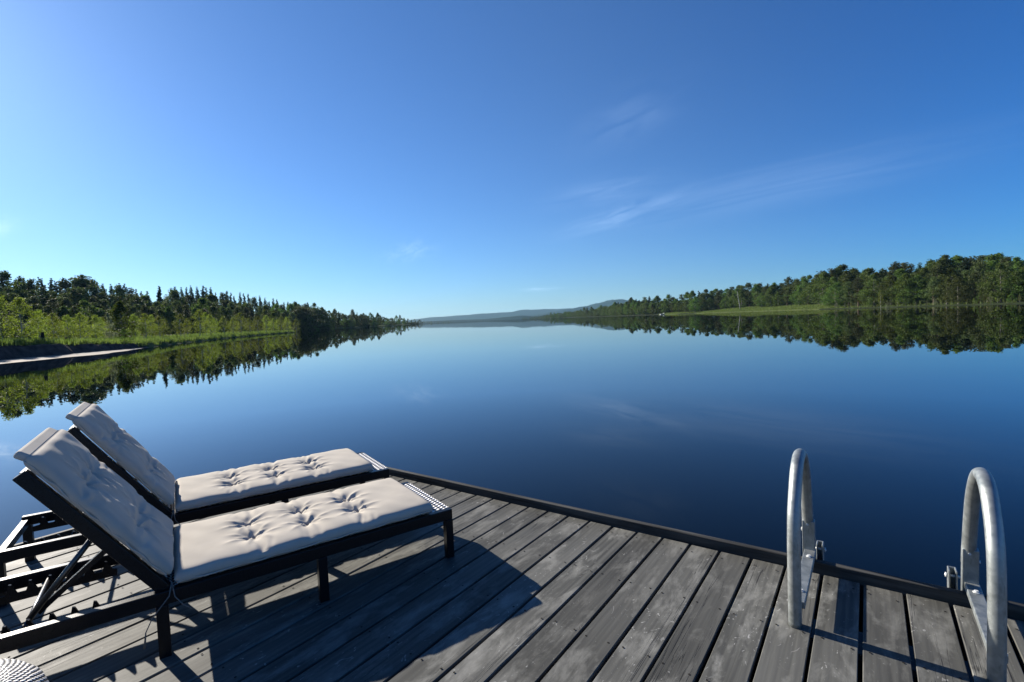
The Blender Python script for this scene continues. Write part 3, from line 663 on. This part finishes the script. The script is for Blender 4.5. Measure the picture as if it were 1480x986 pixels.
# ------------------------------------------------------------------ sun loungers (local x runs from the foot end, -x towards the head; y across)
LA = pi / 2 - RD(55.1)
WID = .67; LEN = 2.16; ZT = .288; HINGE = -1.395; BA = RD(55); BLEN = .74
def lounger_frame(parent):
    for y_ in (0.022, WID - .022):
        b_ = bmesh.new(); beam(b_, (-LEN, y_, ZT - .03), (0, y_, ZT - .03), .04, .06); obj('side_rail', b_, BLACK, parent, bevel=.004)
    for x_ in (-.02, -.36, -.736, -1.08, -1.40, -2.14):
        b_ = bmesh.new(); beam(b_, (x_, .043, ZT - .035), (x_, WID - .043, ZT - .035), .035, .04); obj('cross_rail', b_, BLACK, parent, bevel=.003)
    for x_ in (-.022, -.745, -1.412, -2.138):
        for y_ in (.0225, WID - .0225):
            b_ = bmesh.new(); box(b_, (x_, y_, (ZT - .06) / 2), (.045, .045, ZT - .06)); obj('leg', b_, BLACK, parent, bevel=.003)
    # racks with teeth for the backrest prop
    for y_ in (.115, WID - .115):
        b_ = bmesh.new(); x0 = -2.10
        prof_ = [(x0, .205), (-1.60, .205), (-1.60, .235)]
        t_ = -1.60
        while t_ > x0 + .06:
            prof_ += [(t_ - .018, .240), (t_ - .036, .283), (t_ - .045, .286), (t_ - .050, .262), (t_ - .058, .240)]; t_ -= .068
        prof_ += [(x0, .235)]
        A_ = [b_.verts.new((p_[0], y_ - .006, p_[1])) for p_ in prof_]; B_ = [b_.verts.new((p_[0], y_ + .006, p_[1])) for p_ in prof_]
        b_.faces.new(A_[::-1]); b_.faces.new(B_)
        for q_ in range(len(A_)): b_.faces.new((A_[q_], A_[(q_+1) % len(A_)], B_[(q_+1) % len(A_)], B_[q_]))
        bmesh.ops.recalc_face_normals(b_, faces=b_.faces); obj('toothed_rack', b_, BLACK, parent)
    # backrest frame
    dx, dz = -cos(BA), sin(BA)
    def bp(l, y_, off=0): return (HINGE + dx * l - dz * off * 0 + off * sin(BA) * 1, y_, ZT - .01 + dz * l + off * cos(BA))
    for y_ in (.045, WID - .045):
        b_ = bmesh.new(); beam(b_, bp(-.02, y_), bp(BLEN, y_), .036, .05, (1, 0, 0)); obj('backrest_rail', b_, BLACK, parent, bevel=.004)
    for l in (.03, .4, BLEN - .02):
        b_ = bmesh.new(); beam(b_, bp(l, .063), bp(l, WID - .063), .035, .035); obj('backrest_rail', b_, BLACK, parent, bevel=.003)
    # prop: bent tube from the backrest to the rack, with its flat stay
    b_ = bmesh.new(); tube(b_, [(-1.853, .17, .262), (-1.59, .17, .60)], .012, 10); tube(b_, [(-1.853, .10, .262), (-1.853, WID - .10, .262)], .009, 8); obj('prop_tube', b_, BLACKG, parent)
    b_ = bmesh.new(); beam(b_, (-1.83, .20, .27), (-1.55, .20, .505), .022, .022); obj('prop_stay', b_, BLACK, parent)
    # woven sling: seat and back
    def sling(name, P00, P10, W_, sag, cell):
        b_ = bmesh.new(); uv = b_.loops.layers.uv.new(); nx, ny = 30, 8; g = {}
        L_ = (Vector(P10) - Vector(P00)).length; nrm = Vector((-(P10[2]-P00[2]), 0, P10[0]-P00[0])).normalized()
        if nrm.z < 0: nrm = -nrm
        for i in range(nx + 1):
            for j in range(ny + 1):
                u_, v_ = i / nx, j / ny; p_ = Vector(P00).lerp(Vector(P10), u_) + Vector((0, v_ * W_, 0)) - nrm * sag * (1 - (2*v_ - 1) ** 2) * min(1, 6 * u_, 6 * (1 - u_))
                g[i, j] = (b_.verts.new(p_), (u_ * L_ / cell, v_ * W_ / cell))
        for i in range(nx):
            for j in range(ny):
                q_ = [g[i, j], g[i+1, j], g[i+1, j+1], g[i, j+1]]; f_ = b_.faces.new([a_[0] for a_ in q_]); f_.smooth = True
                for lp, a_ in zip(f_.loops, q_): lp[uv].uv = a_[1]
        obj(name, b_, WEAVE, parent)
    sling('woven_sling', (-.002, .030, ZT - .002), (HINGE, .030, ZT - .002), WID - .06, .002, .030)
    sling('woven_sling', (.003, .030, ZT - .035), (.003, .030, ZT - .002), WID - .06, 0, .030)
    q0 = Vector(bp(.0, 0)); q1 = Vector(bp(BLEN, 0)); k_ = Vector((sin(BA), 0, cos(BA))) * .028
    sling('woven_sling', tuple(q0 + k_ + Vector((0, .06, 0))), tuple(q1 - (q1 - q0) * .14 + k_ + Vector((0, .06, 0))), WID - .12, .006, .030)
BLACKG = BLACK.copy(); BLACKG.name = 'worn_black_tube'
BLACKG.node_tree.nodes['Principled BSDF'].inputs['Specular IOR Level'].default_value = .9

def cushion(name, L_, buttons, parent, M, seed, T=.062, W_=.655, head=False):
    """tufted pad: x from 0 to L_, y from 0 to W_, z up from 0; dimples at the buttons with folds radiating from them"""
    r_ = random.Random(seed); NX, NT = int(L_ / .0085), 110
    ph = [(r_.uniform(0, 6.28), r_.uniform(0, 6.28), r_.uniform(.8, 1.2)) for _ in buttons]
    wr = [(b[0] + r_.uniform(-.06, .06), side_, r_.uniform(.010, .018), r_.uniform(.05, .13), r_.uniform(.004, .008), r_.uniform(-.35, .35)) for b in buttons for side_ in (0, 1) for _ in range(4)]
    rows = sorted({b[0] for b in buttons})
    def disp(x, y):
        d = 0.
        for (bx_, by_), (p1, p2, am) in zip(buttons, ph):
            ex, ey = x - bx_, y - by_; rr = hypot(ex, ey)
            if rr > .24: continue
            th = atan2(ey, ex)
            d -= .040 * am * exp(-(rr / .014) ** 2) * .8 + .018 * exp(-(rr / .055) ** 2)
            fo = 1 - 2 * abs(sin(2.5 * th + p1 + 5 * rr)) ** .6; f2 = 1 - 2 * abs(sin(3.5 * th + p2)) ** .6
            d += .0085 * am * exp(-((rr - .040) / .032) ** 2) * fo + .0045 * exp(-((rr - .085) / .045) ** 2) * f2
        for bx_ in rows: d -= .003 * exp(-((x - bx_ - .012 * sin(y * 14 + seed)) / .022) ** 2)
        for (wx, sd, sg, ln, am, sl) in wr:
            yy = y if sd == 0 else W_ - y
            if yy < ln * 2: d -= am * exp(-((x - wx - sl * yy) / sg) ** 2) * exp(-(yy / ln) ** 2)
        if head: d += (.010 * (1 - 2 * abs(sin(y * 13 + 2.2 * x + seed)) ** .5) * exp(-(x / .10) ** 2) + .006 * sin(y * 34 + 9 * x) * exp(-((x - .12) / .09) ** 2)) 
        d += .0016 * sin(x * 23 + seed) * sin(y * 17 + 2 * seed) + .0012 * sin(x * 41 + y * 29)
        return d
    NY = 96; hw = W_ / 2; verts = []; faces = []; us = [-1 + 2 * k / (NY - 1) for k in range(NY)]
    yn = [.75 * u_ + .25 * sin(u_ * pi / 2) for u_ in us]; NX = int(L_ / .0072); NT = NY + 24
    for i in range(NX + 1):
        x = L_ * i / NX; ed = min(x, L_ - x); e = max(0, 1 - (1 - min(1, ed / .040)) ** 2.6) ** .5
        e = .22 + .78 * e; shr = .010 * (1 - e) + .003 * sin(x * 31 + seed) + .002 * sin(x * 12)
        for k in range(NY):
            v = yn[k]; y = hw + v * (hw - shr); cr = (1 - abs(v) ** 26) ** .4; edge = 1 - abs(v) ** 4
            z = T / 2 + T / 2 * e * cr + (disp(x, y) * (.45 + .55 * edge) + (.004 if head else .012) * edge * e) * min(1, ed / .03 + .05) * min(1, (1 - abs(v)) * 30)
            verts.append(M @ Vector((x, y, z)))
        for k in range(24):
            v = yn[0] * -1 + (-2) * (k + .5) / 24; y = hw + v * (hw - shr) * .99; cr = (1 - min(1, abs(v)) ** 26) ** .4
            verts.append(M @ Vector((x, y, T / 2 - T / 2 * e * cr)))
    for i in range(NX):
        for k in range(NT):
            faces.append([i*NT+k, (i+1)*NT+k, (i+1)*NT+(k+1) % NT, i*NT+(k+1) % NT][::-1])
    faces.append([k for k in range(NT)]); faces.append([NX*NT + k for k in range(NT)][::-1])
    o = mesh_np(name, verts, faces, CLOTH, parent, smooth=True)
    # welt cord round the bottom seam
    b_ = bmesh.new(); pts = []; m_ = .006
    for i in range(60): pts.append((.01 + (L_ - .02) * i / 59, m_ + .003 * sin(i * 1.1)))
    for i in range(1, 24): pts.append((L_ - .008, m_ + (W_ - 2 * m_) * i / 24))
    for i in range(60): pts.append((L_ - .01 - (L_ - .02) * i / 59, W_ - m_ - .003 * sin(i * 1.3)))
    for i in range(1, 24): pts.append((.008, W_ - m_ - (W_ - 2 * m_) * i / 24))
    tube(b_, [M @ Vector((p_[0], p_[1], .017 + .003 * sin(n_ * .7))) for n_, p_ in enumerate(pts)], .0042, 6)
    obj('welt_cord', b_, CLOTH, o, smooth=True)
    for bx_, by_ in buttons:
        zb = T / 2 + T / 2 + disp(bx_, by_) + (.004 if head else .012) + .001; b_ = bmesh.new()
        tube(b_, [M @ Vector((bx_, by_, zb - .004)), M @ Vector((bx_, by_, zb + .0015)), M @ Vector((bx_, by_, zb + .0035))], [.0115, .0115, .006], 12)
        obj('button', b_, CLOTH, o, smooth=True)
    return o
def make_cushions(parent, seed, top=.0):
    # seat part: x = 0 at the foot; M maps pad coordinates into lounger coordinates
    x_foot, x_fold = -.115, -1.362; L1 = x_foot - x_fold
    M1 = Matrix(((-1, 0, 0, x_foot), (0, 1, 0, (WID - .655) / 2), (0, 0, 1, ZT + .006), (0, 0, 0, 1)))
    M1 = Matrix(((1, 0, 0, x_fold), (0, 1, 0, (WID - .655) / 2), (0, 0, 1, ZT + .002), (0, 0, 0, 1)))
    bts = [(p_ , q_) for p_ in (.335, .60, .865) for q_ in (.215, .415)]
    seat = cushion('seat_cushion', L1, bts, parent, M1, seed)
    a_ = BA; ux = Vector((-cos(a_), 0, sin(a_))); un = Vector((sin(a_), 0, cos(a_)))
    org = Vector((HINGE + .0, (WID - .655) / 2, ZT + .012)) + un * .018 + ux * .03
    M2 = Matrix(((ux.x, 0, un.x, org.x), (0, 1, 0, org.y), (ux.z, 0, un.z, org.z), (0, 0, 0, 1)))
    bts = [(p_, q_) for p_ in (.21, .50) for q_ in (.215, .415)]
    back = cushion('back_cushion', BLEN - .01, bts, parent, M2, seed + 5, T=.058, head=True)
    # folded-over head strap and tie tapes
    b_ = bmesh.new(); k0 = org + ux * (BLEN - .0) + un * .02
    box(b_, (0, 0, 0), (.03, .60, .05), Matrix.Translation(k0 + Vector((0, .315, 0))) @ Matrix.Rotation(-a_ + pi, 4, 'Y')); obj('head_flap', b_, CLOTH, back, bevel=.01)
    for y_, dd in ((.012, -1), (WID - .012, 1)):
        b_ = bmesh.new(); p0 = Vector((-1.372, y_, ZT + .03))
        tube(b_, [p0, p0 + Vector((-.012, dd * .022, -.05)), p0 + Vector((-.075, dd * .03, -.12)), p0 + Vector((-.10, dd * .035, -.17)), p0 + Vector((-.108, dd * .035, -.235))], [.0028, .0028, .0025, .0025, .005], 6)
        tube(b_, [p0, p0 + Vector((.008, dd * .02, -.06)), p0 + Vector((.035, dd * .03, -.10)), p0 + Vector((.075, dd * .035, -.135))], .0026, 6)
        obj('tie_tape', b_, TAPE, seat, smooth=True)
TAPE = mat_simple('grey_cotton_tape', (.12, .11, .10), (.18, .165, .15), 60)
Aw = Vector((-.421, 2.871, 0)); ax = Vector((sin(RD(54.9)), cos(RD(54.9)), 0)); bxv = Vector((-ax.y, ax.x, 0))
labs = ['nearer black sun lounger with cream tufted cushion, its foot leg in front', 'farther black sun lounger with cream tufted cushion, behind the other one by the water']
for i, (sa, sb) in enumerate(((.02, -.015), (.035, 1.03))):
    p_ = Aw + ax * sa + bxv * sb
    e = empty('sun_lounger', p_, LA - RD(.0 if i == 0 else .4)); tag(e, labs[i], 'sun lounger', 'sun loungers side by side on the deck')
    lounger_frame(e); make_cushions(e, 3 + 11 * i)

# ------------------------------------------------------------------ woven pouf at the bottom left corner
pf = empty('woven_pouf', (-1.685, 1.30, 0)); tag(pf, 'rounded black and white woven pouf cut by the bottom left corner', 'pouf')
b_ = bmesh.new(); uv = b_.loops.layers.uv.new(); n_ = 72; pr = [(.24, .0), (.265, .02), (.275, .10), (.28, .2), (.275, .30), (.262, .345), (.235, .378), (.19, .396), (.10, .405), (.001, .408)]
acc = [0]; 
for p_, q_ in zip(pr, pr[1:]): acc.append(acc[-1] + hypot(q_[0]-p_[0], q_[1]-p_[1]))
rg = [[b_.verts.new((r_ * cos(2*pi*k/n_), r_ * sin(2*pi*k/n_), z_)) for k in range(n_)] for r_, z_ in pr]
for i in range(len(pr) - 1):
    for k in range(n_):
        f_ = b_.faces.new((rg[i][k], rg[i][(k+1) % n_], rg[i+1][(k+1) % n_], rg[i+1][k])); f_.smooth = True
        for lp, (ii, kk) in zip(f_.loops, ((i, k), (i, k+1), (i+1, k+1), (i+1, k))): lp[uv].uv = (kk / n_ * 110, acc[ii] / .016)
obj('woven_cover', b_, WEAVE, pf)
b_ = bmesh.new(); tube(b_, [(.2, 0, 0.002), (.2, 0, .003)], .01, 6); 
for k in range(4):
    a_ = k * pi / 2 + .4; tube(b_, [(.17 * cos(a_), .17 * sin(a_), 0), (.17 * cos(a_), .17 * sin(a_), .012)], .02, 10)
obj('foot_pad', b_, DARKW, pf)

# ------------------------------------------------------------------ haze
HZ = bpy.data.materials.new('thin_haze'); HZ.use_nodes = True; t_ = HZ.node_tree; t_.nodes.clear()
vo = t_.nodes.new('ShaderNodeVolumePrincipled'); vo.inputs['Color'].default_value = (.42, .74, .98, 1); vo.inputs['Density'].default_value = .000036; vo.inputs['Anisotropy'].default_value = .1
oo = t_.nodes.new('ShaderNodeOutputMaterial'); t_.links.new(vo.outputs[0], oo.inputs['Volume'])
b_ = bmesh.new(); box(b_, (0, 5000, 124), (25000, 17000, 256)); tag(obj('haze', b_, HZ), 'thin blue haze over the lake', 'haze', kind='stuff')
